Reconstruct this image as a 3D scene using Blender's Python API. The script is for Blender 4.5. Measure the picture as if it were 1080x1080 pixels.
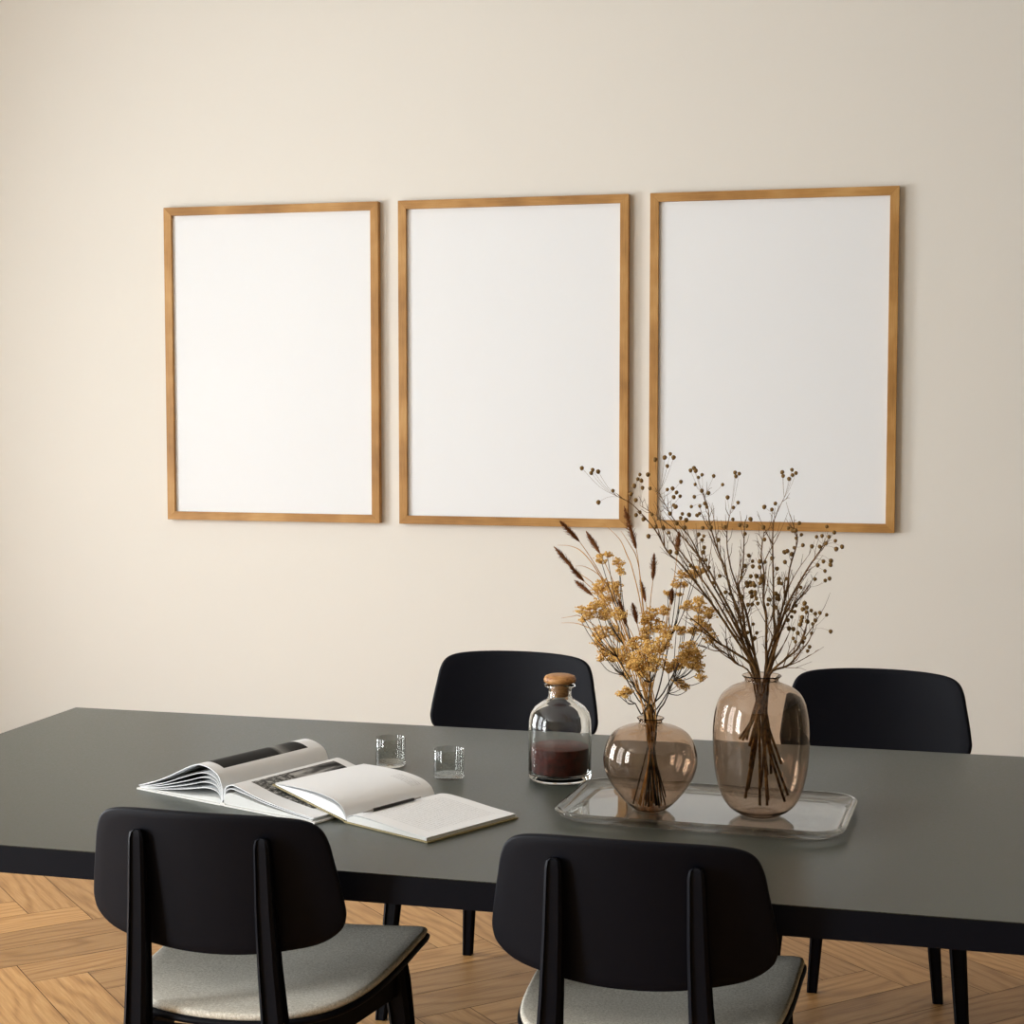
import bpy, bmesh, math, random
from mathutils import Vector, Matrix
from math import pi, sin, cos

for o in list(bpy.data.objects):
    bpy.data.objects.remove(o, do_unlink=True)
SC = bpy.context.scene
COL = SC.collection

# ------------------------------------------------------------------ camera
F_PX = 1792.85
CAM = Vector((0.0, -7.105, 1.5343))
CR = Vector((0.96897, 0.24716, -0.00023)); CU = Vector((-0.01645, 0.06541, 0.99772)); CF = Vector((-0.24661, 0.96677, -0.06744))
cam = bpy.data.objects.new('camera', bpy.data.cameras.new('camera'))
COL.objects.link(cam)
cam.matrix_world = Matrix(((CR.x, CU.x, -CF.x, CAM.x), (CR.y, CU.y, -CF.y, CAM.y), (CR.z, CU.z, -CF.z, CAM.z), (0, 0, 0, 1)))
cam.data.sensor_width = 36
cam.data.lens = F_PX / 1080 * 36
cam.data.clip_start = 0.05
SC.camera = cam

def atY(x, y, Y):
    d = CF + CR * ((x - 540) / F_PX) + CU * ((540 - y) / F_PX)
    return CAM + d * ((Y - CAM.y) / d.y)

# ------------------------------------------------------------------ world, exposure, daylight
SC.view_settings.view_transform = 'Standard'
SC.view_settings.look = 'None'
SC.view_settings.gamma = 1
SC.view_settings.use_curve_mapping = False
SC.view_settings.exposure = -0.02
W = bpy.data.worlds.new('sky'); SC.world = W
W.use_nodes = True
W.node_tree.nodes['Background'].inputs[0].default_value = (0.75, 0.85, 1.0, 1)
W.node_tree.nodes['Background'].inputs[1].default_value = 1.0

XL, XR, YB, YF, ZC = -5.0, 5.5, -0.34, -10.0, 3.6       # room shell
WIN = [(-3.0, 1.5, 0.3, 2.5), (-5.4, 1.5, 0.3, 3.3), (-7.8, 1.5, 0.3, 3.3)]   # y centre, width, z0, z1 of the windows in the left wall
WIN_POWER = [175, 115, 370]
for i, (yc, w, z0, z1) in enumerate(WIN):
    L = bpy.data.lights.new('window_daylight', 'AREA')
    L.shape = 'RECTANGLE'; L.size = z1 - z0; L.size_y = w
    L.energy = WIN_POWER[i]; L.color = (0.95, 0.98, 1.0)
    lo = bpy.data.objects.new('window_daylight', L); COL.objects.link(lo)
    lo.location = (XL - 0.16, yc, (z0 + z1) / 2)
    lo.rotation_euler = (0, -pi / 2, 0)

# ------------------------------------------------------------------ helpers
def lin(r, g, b):
    f = lambda c: (c / 255) / 12.92 if c / 255 <= 0.04045 else ((c / 255 + 0.055) / 1.055) ** 2.4
    return (f(r), f(g), f(b), 1)

class NT:
    def __init__(s, name):
        s.m = bpy.data.materials.new(name); s.m.use_nodes = True
        s.t = s.m.node_tree; s.t.nodes.clear()
        s.out = s.t.nodes.new('ShaderNodeOutputMaterial')
    def n(s, typ, ins=None, **kw):
        x = s.t.nodes.new('ShaderNode' + typ)
        for k, v in kw.items(): setattr(x, k, v)
        for k, v in (ins or {}).items():
            if isinstance(v, bpy.types.NodeSocket): s.t.links.new(v, x.inputs[k])
            else: x.inputs[k].default_value = v
        return x
    def math(s, op, a, b=0.0, c=0.0, clamp=False):
        return s.n('Math', {0: a, 1: b, 2: c}, operation=op, use_clamp=clamp).outputs[0]
    def mix(s, f, a, b, blend='MIX'):
        x = s.n('Mix', None, data_type='RGBA', blend_type=blend)
        for k, v in ((0, f), (6, a), (7, b)):
            if isinstance(v, bpy.types.NodeSocket): s.t.links.new(v, x.inputs[k])
            else: x.inputs[k].default_value = v
        return x.outputs[2]
    def ramp(s, f, stops):
        r = s.n('ValToRGB', {0: f})
        e = r.color_ramp.elements
        while len(e) < len(stops): e.new(0.5)
        for i, (p, c) in enumerate(stops):
            e[i].position = p; e[i].color = c
        return r.outputs[0]
    def sep(s, v):
        return s.n('SeparateXYZ', {0: v}).outputs
    def comb(s, x, y, z=0.0):
        return s.n('CombineXYZ', {0: x, 1: y, 2: z}).outputs[0]
    def noise(s, vec, scale, detail=4, rough=0.5, w=None, dist=0.0):
        d = {'Vector': vec, 'Scale': scale, 'Detail': detail, 'Roughness': rough, 'Distortion': dist}
        x = s.n('TexNoise', None, noise_dimensions='4D' if w is not None else '3D')
        if w is not None: d['W'] = w
        for k, v in d.items():
            if isinstance(v, bpy.types.NodeSocket): s.t.links.new(v, x.inputs[k])
            else: x.inputs[k].default_value = v
        return x.outputs[0]
    def bump(s, h, strength, dist=0.001):
        return s.n('Bump', {'Height': h, 'Strength': strength, 'Distance': dist}).outputs[0]
    def pbsdf(s, **kw):
        x = s.n('BsdfPrincipled')
        for k, v in kw.items():
            k = k.replace('_', ' ')
            if isinstance(v, bpy.types.NodeSocket): s.t.links.new(v, x.inputs[k])
            else: x.inputs[k].default_value = v
        s.t.links.new(x.outputs[0], s.out.inputs[0])
        return s.m
    def surf(s, sock):
        s.t.links.new(sock, s.out.inputs[0]); return s.m

def simple(name, col, rough=0.6, spec=0.5, **kw):
    return NT(name).pbsdf(Base_Color=col, Roughness=rough, Specular_IOR_Level=spec, **kw)

def new_obj(name, bm, mat, parent=None, smooth=True, mods=()):
    me = bpy.data.meshes.new(name)
    bmesh.ops.recalc_face_normals(bm, faces=bm.faces)
    bm.to_mesh(me); bm.free()
    if smooth:
        for p in me.polygons: p.use_smooth = True
    if mat is not None: me.materials.append(mat)
    o = bpy.data.objects.new(name, me); COL.objects.link(o)
    if parent is not None: o.parent = parent
    return o

def sharp(o, angle=35):
    me = o.data
    bm = bmesh.new(); bm.from_mesh(me)
    for e in bm.edges:
        if len(e.link_faces) == 2 and e.calc_face_angle(0) > math.radians(angle): e.smooth = False
    bm.to_mesh(me); bm.free()
    return o

def bevel(o, w=0.002, seg=2):
    m = o.modifiers.new('bevel', 'BEVEL'); m.width = w; m.segments = seg; m.limit_method = 'ANGLE'; m.angle_limit = math.radians(40)
    m.harden_normals = False
    return o

def thing(name, label, cat, loc=(0, 0, 0), rz=0.0, group=None):
    o = bpy.data.objects.new(name, None); COL.objects.link(o)
    o.empty_display_size = 0.1
    o.location = loc; o.rotation_euler = (0, 0, rz)
    return tag(o, label, cat, group)

def tag(o, label, cat, group=None):
    o['label'] = label; o['category'] = cat
    if group: o['group'] = group
    return o

def struct(o):
    o['kind'] = 'structure'; return o

def add_box(bm, x0, x1, y0, y1, z0, z1, M=None):
    vs = [bm.verts.new(Vector(p) if M is None else M @ Vector(p)) for p in
          [(x0, y0, z0), (x1, y0, z0), (x1, y1, z0), (x0, y1, z0), (x0, y0, z1), (x1, y0, z1), (x1, y1, z1), (x0, y1, z1)]]
    for f in ((3, 2, 1, 0), (4, 5, 6, 7), (0, 1, 5, 4), (1, 2, 6, 5), (2, 3, 7, 6), (3, 0, 4, 7)):
        bm.faces.new([vs[i] for i in f])

def add_tube(bm, pts, rad, n=6):
    pts = [Vector(p) for p in pts]
    if not hasattr(rad, '__len__'): rad = [rad] * len(pts)
    rings = []; up = None
    for i, p in enumerate(pts):
        t = (pts[min(i + 1, len(pts) - 1)] - pts[max(i - 1, 0)]).normalized()
        if up is None: up = t.orthogonal().normalized()
        up = (up - t * up.dot(t)).normalized()
        b = t.cross(up)
        rings.append([bm.verts.new(p + (up * cos(2 * pi * k / n) + b * sin(2 * pi * k / n)) * rad[i]) for k in range(n)])
    for a, b in zip(rings, rings[1:]):
        for k in range(n): bm.faces.new((a[k], a[(k + 1) % n], b[(k + 1) % n], b[k]))
    bm.faces.new(rings[0][::-1]); bm.faces.new(rings[-1])

def lathe(bm, prof, n=64, closed=False):
    rings = []
    for r, z in prof:
        if r < 1e-6: rings.append([bm.verts.new((0, 0, z))])
        else: rings.append([bm.verts.new((r * cos(2 * pi * k / n), r * sin(2 * pi * k / n), z)) for k in range(n)])
    prs = list(zip(rings, rings[1:]))
    if closed: prs.append((rings[-1], rings[0]))
    for a, b in prs:
        for k in range(n):
            k2 = (k + 1) % n
            if len(a) == 1 and len(b) == 1: continue
            if len(a) == 1: bm.faces.new((a[0], b[k2], b[k]))
            elif len(b) == 1: bm.faces.new((a[k], a[k2], b[0]))
            else: bm.faces.new((a[k], a[k2], b[k2], b[k]))

def catmull(pts, m=6, closed=False):
    out = []; n = len(pts)
    P = [Vector(p) for p in pts]
    rng = range(n if closed else n - 1)
    for i in rng:
        if closed: a, b, c, d = P[i - 1], P[i], P[(i + 1) % n], P[(i + 2) % n]
        else: a, b, c, d = P[max(i - 1, 0)], P[i], P[i + 1], P[min(i + 2, n - 1)]
        for k in range(m):
            t = k / m
            out.append(0.5 * ((2 * b) + (c - a) * t + (2 * a - 5 * b + 4 * c - d) * t * t + (3 * b - a - 3 * c + d) * t ** 3))
    if not closed: out.append(P[-1])
    return out

# ------------------------------------------------------------------ materials
def mat_wall():
    t = NT('painted_plaster')
    co = t.n('TexCoord').outputs['Object']
    n1 = t.noise(co, 0.9, 3)
    n2 = t.noise(co, 260, 2)
    c = t.mix(t.math('MULTIPLY', n1, 0.5), lin(230, 228, 221), lin(227, 225, 218))
    return t.pbsdf(Base_Color=c, Roughness=0.85, Specular_IOR_Level=0.25, Normal=t.bump(n2, 0.12, 0.0006))
M_WALL = mat_wall()
M_CEIL = simple('white_ceiling_paint', (0.8, 0.79, 0.76, 1), 0.9)
M_DARKWALL = simple('taupe_paint', lin(146, 134, 106), 0.9, 0.2)
M_TRIM = simple('white_painted_wood', (0.75, 0.73, 0.69, 1), 0.5)

def mat_floor():
    t = NT('oak_parquet')
    uv = t.n('UVMap').outputs[0]
    tone = t.n('Attribute', None, attribute_name='tone').outputs['Fac']
    s = t.sep(uv)
    w = t.math('MULTIPLY', tone, 37.0)
    warp = t.noise(t.comb(t.math('MULTIPLY', s[0], 1.3), t.math('MULTIPLY', s[1], 5.0)), 1.0, 2, 0.5, w)
    vv = t.math('ADD', t.math('MULTIPLY', s[1], 40.0), t.math('MULTIPLY', warp, 16.0))
    rings = t.math('MULTIPLY_ADD', t.math('SINE', t.math('MULTIPLY', vv, 3.3)), 0.5, 0.5)
    rings = t.math('POWER', rings, 2.2)
    fib = t.noise(t.comb(t.math('MULTIPLY', s[0], 9.0), t.math('MULTIPLY', s[1], 190.0)), 1.0, 4, 0.65, w)
    g = t.math('ADD', t.math('MULTIPLY', rings, 0.20), t.math('MULTIPLY', fib, 0.75))
    base = t.ramp(g, [(0.12, lin(200, 160, 108)), (0.5, lin(168, 125, 75)), (0.85, lin(114, 78, 42))])
    tn = t.ramp(tone, [(0.0, (0.70, 0.68, 0.66, 1)), (0.5, (0.92, 0.9, 0.88, 1)), (1.0, (1.1, 1.08, 1.04, 1))])
    c = t.mix(1.0, base, tn, 'MULTIPLY')
    return t.pbsdf(Base_Color=c, Roughness=0.5, Specular_IOR_Level=0.35, Normal=t.bump(g, 0.25, 0.0006))
M_FLOOR = mat_floor()
M_GAP = simple('dark_joint', lin(70, 44, 20), 0.8)

def mat_black(name, col=lin(19, 20, 27), rough=0.45, spec=0.4, nscale=0, nstr=0.0):
    t = NT(name)
    kw = {}
    if nscale:
        co = t.n('TexCoord').outputs['Object']
        kw['Normal'] = t.bump(t.noise(co, nscale, 2), nstr, 0.0005)
    return t.pbsdf(Base_Color=col, Roughness=rough, Specular_IOR_Level=spec, **kw)
M_CHAIR = mat_black('black_lacquered_wood', lin(8, 10, 19), 0.55, 0.14)

def mat_tabletop():
    t = NT('black_linoleum_top')
    co = t.n('TexCoord').outputs['Object']
    n1 = t.noise(co, 230, 2, 0.6)
    n2 = t.noise(co, 130, 2, 0.6)
    nn = t.math('ADD', t.math('MULTIPLY', n1, 0.7), t.math('MULTIPLY', n2, 0.3))
    c = t.ramp(nn, [(0.43, lin(5, 7, 4)), (0.57, lin(52, 57, 43))])
    r = t.math('MULTIPLY_ADD', nn, 0.4, 0.15)
    return t.pbsdf(Base_Color=c, Roughness=r, IOR=1.5, Specular_IOR_Level=0.36, Sheen_Weight=0.09, Sheen_Roughness=0.35, Sheen_Tint=(0.93, 0.97, 0.86, 1), Normal=t.bump(nn, 0.03, 0.0006))
M_TOP = mat_tabletop()
M_TEDGE = mat_black('black_table_frame', lin(9, 11, 20), 0.6, 0.12)

def mat_fabric():
    t = NT('oatmeal_wool')
    co = t.n('TexCoord').outputs['Object']
    n1 = t.noise(co, 700, 3, 0.7); n2 = t.noise(co, 230, 2)
    nn = t.math('ADD', t.math('MULTIPLY', n1, 0.6), t.math('MULTIPLY', n2, 0.4))
    c = t.ramp(nn, [(0.36, lin(196, 191, 175)), (0.64, lin(252, 249, 238))])
    return t.pbsdf(Base_Color=c, Roughness=0.95, Specular_IOR_Level=0.1, Normal=t.bump(nn, 0.25, 0.0004))
M_FABRIC = mat_fabric()

def mat_wood(name, a, b, c3, sx=2.0, sy=60.0, rough=0.5):
    t = NT(name)
    uv = t.sep(t.n('UVMap').outputs[0])
    n0 = t.noise(t.comb(t.math('MULTIPLY', uv[0], 3.5), t.math('MULTIPLY', uv[1], 4.0)), 1.0, 3, 0.6)
    n1 = t.noise(t.comb(t.math('MULTIPLY', uv[0], sx * 4), t.math('MULTIPLY', uv[1], sy * 4)), 1.0, 4, 0.6)
    g = t.math('ADD', t.math('MULTIPLY', n0, 0.7), t.math('MULTIPLY', n1, 0.3))
    col = t.ramp(g, [(0.3, a), (0.5, b), (0.68, c3)])
    return t.pbsdf(Base_Color=col, Roughness=rough, Specular_IOR_Level=0.35)
M_OAK = mat_wood('oak_frame_wood', lin(134, 92, 42), lin(178, 132, 72), lin(204, 162, 102))
M_PAPER = simple('white_poster_paper', lin(236, 240, 243), 0.8, 0.2)
M_PAGE = simple('book_paper', lin(232, 234, 235), 0.75, 0.2)
M_EDGE = simple('page_edges', lin(214, 215, 212), 0.85, 0.1)

def glass(name, col, rough=0.0, ior=1.45, clear=0.0, thin=False):
    """thin-walled glass: refracting glass mixed with straight transmission of the same tint"""
    t = NT(name)
    g = t.n('BsdfGlass', {'Color': col, 'Roughness': rough, 'IOR': ior})
    tr = t.n('BsdfTransparent', {'Color': col})
    if thin:      # walls too thin to bend the view: straight transmission under a Fresnel reflection
        gl = t.n('BsdfGlossy', {'Color': (1, 1, 1, 1), 'Roughness': 0.01})
        fc = t.n('LayerWeight', {'Blend': 0.5}).outputs['Facing']
        fr = t.n('Math', {0: t.math('POWER', fc, 4.0), 1: 0.9, 2: 0.04}, operation='MULTIPLY_ADD')
        return t.surf(t.n('MixShader', {0: fr.outputs[0], 1: tr.outputs[0], 2: gl.outputs[0]}).outputs[0])
    if clear == 0.0: return t.surf(g.outputs[0])
    mx = t.n('MixShader', {0: clear, 1: g.outputs[0], 2: tr.outputs[0]})
    return t.surf(mx.outputs[0])
M_GLASS = glass('clear_glass', (0.985, 0.99, 0.985, 1))
M_TRAYG = glass('thick_clear_glass', (0.985, 0.99, 0.98, 1), 0.0, 1.52, 0.1)
M_TUMBLER = glass('thin_clear_glass', (0.87, 0.88, 0.87, 1), thin=True)
M_SMOKE = glass('smoky_brown_glass', (0.865, 0.80, 0.74, 1))
M_SMOKE2 = glass('smoky_rose_glass', (0.885, 0.825, 0.77, 1))

# ------------------------------------------------------------------ room shell
def quadmesh(name, pts, mat):
    bm = bmesh.new(); bm.faces.new([bm.verts.new(p) for p in pts])
    return struct(new_obj(name, bm, mat, smooth=False))
def boxmesh(name, b, mat):
    bm = bmesh.new(); add_box(bm, *b)
    return struct(new_obj(name, bm, mat, smooth=False))
boxmesh('wall_back', (XL - 0.2, XR + 0.2, YB, YB + 0.2, 0, ZC), M_WALL)
boxmesh('wall_right', (XR, XR + 0.2, YF, YB, 0, ZC), M_DARKWALL)
boxmesh('wall_front', (XL - 0.2, XR + 0.2, YF - 0.2, YF, 0, ZC), M_DARKWALL)
boxmesh('ceiling', (XL - 0.2, XR + 0.2, YF - 0.2, YB + 0.2, ZC, ZC + 0.15), M_CEIL)
bm = bmesh.new()      # left wall with its window openings
ys = [YF]
for (yc, w, z0, z1) in sorted(WIN):
    add_box(bm, XL - 0.2, XL, ys[-1], yc - w / 2, 0, ZC)
    add_box(bm, XL - 0.2, XL, yc - w / 2, yc + w / 2, 0, z0)
    add_box(bm, XL - 0.2, XL, yc - w / 2, yc + w / 2, z1, ZC)
    ys.append(yc + w / 2)
add_box(bm, XL - 0.2, XL, ys[-1], YB, 0, ZC)
struct(new_obj('wall_left', bm, M_WALL, smooth=False))
for i, (yc, w, z0, z1) in enumerate(WIN):
    bm = bmesh.new()
    x0, x1 = XL - 0.12, XL - 0.07
    add_box(bm, x0, x1, yc - w / 2, yc - w / 2 + 0.06, z0, z1); add_box(bm, x0, x1, yc + w / 2 - 0.06, yc + w / 2, z0, z1)
    add_box(bm, x0, x1, yc - w / 2, yc + w / 2, z0, z0 + 0.06); add_box(bm, x0, x1, yc - w / 2, yc + w / 2, z1 - 0.06, z1)
    add_box(bm, x0, x1, yc - 0.035, yc + 0.035, z0, z1)
    for k in range(1, 5):
        z = z0 + (z1 - z0) * k / 5
        add_box(bm, x0 + 0.01, x1 - 0.01, yc - w / 2, yc + w / 2, z - 0.018, z + 0.018)
    struct(new_obj('window_%d' % (i + 1), bm, M_TRIM, smooth=False))

def build_floor():
    bm = bmesh.new()
    uvl = bm.loops.layers.uv.new('UVMap'); tl = bm.faces.layers.float.new('tone')
    rnd = random.Random(5)
    Wd, n, g = 0.15, 5, 0.0011
    O = Vector((-2.412, -3.071)); a = Vector((1, 1)).normalized(); b = Vector((1, -1)).normalized()
    R = 70
    def plank(x0, y0, x1, y1, horiz):
        c = O + a * ((x0 + x1) / 2 * Wd) + b * ((y0 + y1) / 2 * Wd)
        if not (XL - 0.6 < c.x < XR + 0.6 and YF - 0.6 < c.y < YB + 0.6): return
        P = []
        for (x, y, sx, sy) in ((x0, y0, 1, 1), (x1, y0, -1, 1), (x1, y1, -1, -1), (x0, y1, 1, -1)):
            q = O + a * (x * Wd + sx * g) + b * (y * Wd + sy * g)
            q.x = min(max(q.x, XL), XR); q.y = min(max(q.y, YF), YB)
            P.append((q.x, q.y))
        if len(set(P)) < 4: return
        try: f = bm.faces.new([bm.verts.new((p[0], p[1], 0)) for p in P])
        except ValueError: return
        if f.calc_area() < 1e-5: bm.faces.remove(f); return
        ou, ov = rnd.uniform(0, 50), rnd.uniform(0, 50)
        uvs = ((0, 0), (n, 0), (n, 1), (0, 1)) if horiz else ((0, 1), (0, 0), (n, 0), (n, 1))
        for l, (u, v) in zip(f.loops, uvs): l[uvl].uv = (ou + u * Wd, ov + v * Wd)
        f[tl] = rnd.random()
    for j in range(-R, R):
        for k in range(-12, 12):
            i0 = j + 2 * n * k
            plank(i0, j, i0 + n, j + 1, True)
    for i in range(-R, R):
        for k in range(-12, 12):
            # vertical boards of column i: cells where (i-j) mod 2n in [n,2n)
            j0 = i + 1 + 2 * n * k
            plank(i, j0, i + 1, j0 + n, False)
    bmesh.ops.recalc_face_normals(bm, faces=bm.faces)
    for f in bm.faces:
        if f.normal.z < 0: f.normal_flip()
    me = bpy.data.meshes.new('floor'); bm.to_mesh(me); bm.free()
    me.materials.append(M_FLOOR)
    o = bpy.data.objects.new('floor', me); COL.objects.link(o); struct(o)
    boxmesh('floor_base', (XL - 0.2, XR + 0.2, YF - 0.2, YB + 0.2, -0.1, -0.0015), M_GAP)
build_floor()

# ------------------------------------------------------------------ picture frames
KF = (7.105 + YB) / 7.105
FW, FH, FG, FX, FZ, FD, FB = 1.0127 * KF, 1.4 * KF, 0.0907 * KF, -3.4162 * KF, 1.5343 + (0.9813 - 1.5343) * KF, 0.034, 0.0345
def picture(i, label):
    x0 = FX + i * (FW + FG)
    t = thing('picture_frame', label, 'picture frame', (x0, YB, FZ), 0, 'three oak poster frames hung in a row')
    corners = [(0, 0), (FW, 0), (FW, FH), (0, FH)]
    inner = [(FB, FB), (FW - FB, FB), (FW - FB, FH - FB), (FB, FH - FB)]
    for k in range(4):
        bm = bmesh.new(); uvl = bm.loops.layers.uv.new('UVMap')
        A, B, C, D = corners[k], corners[(k + 1) % 4], inner[(k + 1) % 4], inner[k]
        hor = k % 2 == 0
        rows = []
        for y in (-FD, -0.002):
            rows.append([bm.verts.new((p[0], y, p[1])) for p in (A, B, C, D)])
        f, bk = rows
        bm.faces.new(f); bm.faces.new(bk[::-1])
        for q in range(4): bm.faces.new((f[q], bk[q], bk[(q + 1) % 4], f[(q + 1) % 4]))
        off = i * 3.1 + k * 1.7
        for face in bm.faces:
            for l in face.loops:
                c = l.vert.co
                u, v = (c.x, c.z + c.y * 0.7) if hor else (c.z, c.x + c.y * 0.7)
                l[uvl].uv = (u + off, v + off)
        o = new_obj('frame_rail', bm, M_OAK, t, smooth=False); bevel(o, 0.0012, 2)
    bm = bmesh.new(); add_box(bm, FB - 0.004, FW - FB + 0.004, -0.018, -0.013, FB - 0.004, FH - FB + 0.004)
    o = new_obj('poster', bm, M_PAPER, t, smooth=False); o['label'] = 'blank white poster sheet'
    bm = bmesh.new(); add_box(bm, FB, FW - FB, -0.012, -0.004, FB, FH - FB)
    new_obj('backing_board', bm, M_GAP, t, smooth=False)
picture(0, 'oak picture frame with a blank white sheet, leftmost of the three on the wall')
picture(1, 'oak picture frame with a blank white sheet, middle one of the three on the wall')
picture(2, 'oak picture frame with a blank white sheet, rightmost one, behind the dried branches')

# ------------------------------------------------------------------ table
TH, TT = 0.74, 0.05
TROT = -0.0122
def build_table():
    t = thing('dining_table', 'long black dining table with a matt dark top in front of the wall', 'table', (-2.1525, -3.1957, 0), TROT)
    Lx, Ly = 2.97, 1.2432
    bm = bmesh.new(); add_box(bm, 0, Lx, -Ly, 0, TH - 0.0015, TH)
    o = new_obj('tabletop', bm, M_TOP, t, smooth=False); o['label'] = 'speckled dark grey-green table surface'
    bm = bmesh.new(); add_box(bm, 0.0, Lx, -Ly, 0.0, TH - TT, TH - 0.0017)
    new_obj('table_frame', bm, M_TEDGE, t, smooth=False)
    for x in (0.80, 1.60):
        for y in (-0.33, -0.74):
            bm = bmesh.new()
            M = Matrix.Identity(4)
            add_tube(bm, [(x, y, TH - TT), (x, y, 0.0)], [0.038, 0.026], 24)
            sharp(new_obj('leg', bm, M_TEDGE, t))
build_table()

# ------------------------------------------------------------------ chairs
def rounded_shell(outline, surf, thick, nr=10):
    """outline: closed list of (a,b); surf(a,b)->(point, normal). Solid with rounded rim."""
    bm = bmesh.new()
    ca = sum(p[0] for p in outline) / len(outline); cb = sum(p[1] for p in outline) / len(outline)
    layers = []
    n = len(outline)
    def ring(rho, off):
        r = []
        for (a, b) in outline:
            A, B = ca + (a - ca) * rho, cb + (b - cb) * rho
            P, N = surf(A, B); r.append(bm.verts.new(P + N * off))
        return r
    size = max(abs(p[0] - ca) for p in outline)
    e = thick / 2 / size
    seq = []
    for k in range(1, nr): seq.append((k / nr * (1 - e), 1.0))
    for k in range(0, 7):
        th = pi * k / 6
        seq.append((1 - e + e * sin(th), cos(th)))
    for k in range(nr - 1, 0, -1): seq.append((k / nr * (1 - e), -1.0))
    rings = [ring(rho, s * thick / 2) for rho, s in seq]
    for a, b in zip(rings, rings[1:]):
        for k in range(n): bm.faces.new((a[k], a[(k + 1) % n], b[(k + 1) % n], b[k]))
    for r, s in ((rings[0], 1), (rings[-1], -1)):
        P, N = surf(ca, cb); c = bm.verts.new(P + N * (s * thick / 2))
        for k in range(n): bm.faces.new((r[k], r[(k + 1) % n], c))
    return bm

def mirror_outline(half, m=6):
    full = half + [(-a, b) for a, b in half[::-1] if abs(a) > 1e-6]
    return [(p.x, p.y) for p in catmull([(a, b, 0) for a, b in full], m, closed=True)]

BZ = 0.611   # height of the lower edge of the backrest
def back_surf(a, b):
    # a across, b up along the backrest
    y = -0.12 * (b - 0.11) + 0.95 * a * a
    N = Vector((-1.9 * a, 1, 0.12)).normalized()
    return Vector((a, y, BZ + b)), N
BACK = mirror_outline([(a * 1.04, b * 1.035) for a, b in [(0, 0.236), (0.06, 0.2355), (0.12, 0.233), (0.165, 0.227), (0.189, 0.214), (0.201, 0.190), (0.208, 0.155), (0.2145, 0.12),
                       (0.219, 0.09), (0.2205, 0.066), (0.211, 0.042), (0.178, 0.021), (0.12, 0.009), (0.06, 0.002), (0, 0)]])
def seat_surf(z0, th=0):
    def f(a, b):
        # gentle dish, front corners high
        r = (a / 0.23) ** 2
        z = z0 + 0.012 * r - 0.010 * sin(pi * min(max(b / 0.5, 0), 1)) + 0.01 * (b / 0.5)
        return Vector((a, b, z)), Vector((0, 0, 1))
    return f
def seat_outline(s=0.0):
    h = [(0, 0.505), (0.10, 0.504), (0.19, 0.502), (0.226, 0.497), (0.236, 0.480), (0.2345, 0.42), (0.231, 0.30), (0.222, 0.19), (0.203, 0.115),
         (0.170, 0.065), (0.12, 0.034), (0.06, 0.020), (0, 0.016)]
    h = [(a - s * (1 if a > 0.02 else 0), b - s if b > 0.3 else b + s) for a, b in h]
    return mirror_outline(h, 5)

def tapered_leg(pts, secs):
    """pts: centre points, secs: (w, d) section sizes."""
    bm = bmesh.new(); rings = []
    for p, (w, d) in zip(pts, secs):
        p = Vector(p); r = []
        k = 0.32
        for (sx, sy) in ((-1, -1), (1, -1), (1, 1), (-1, 1)):
            for (fx, fy) in (((1 - k), 1), (1, (1 - k))) if sx * sy > 0 else ((1, (1 - k)), ((1 - k), 1)):
                r.append(bm.verts.new(p + Vector((sx * w / 2 * fx, sy * d / 2 * fy, 0))))
        rings.append(r)
    for a, b in zip(rings, rings[1:]):
        for k in range(8): bm.faces.new((a[k], a[(k + 1) % 8], b[(k + 1) % 8], b[k]))
    bm.faces.new(rings[0]); bm.faces.new(rings[-1])
    return bm

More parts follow.
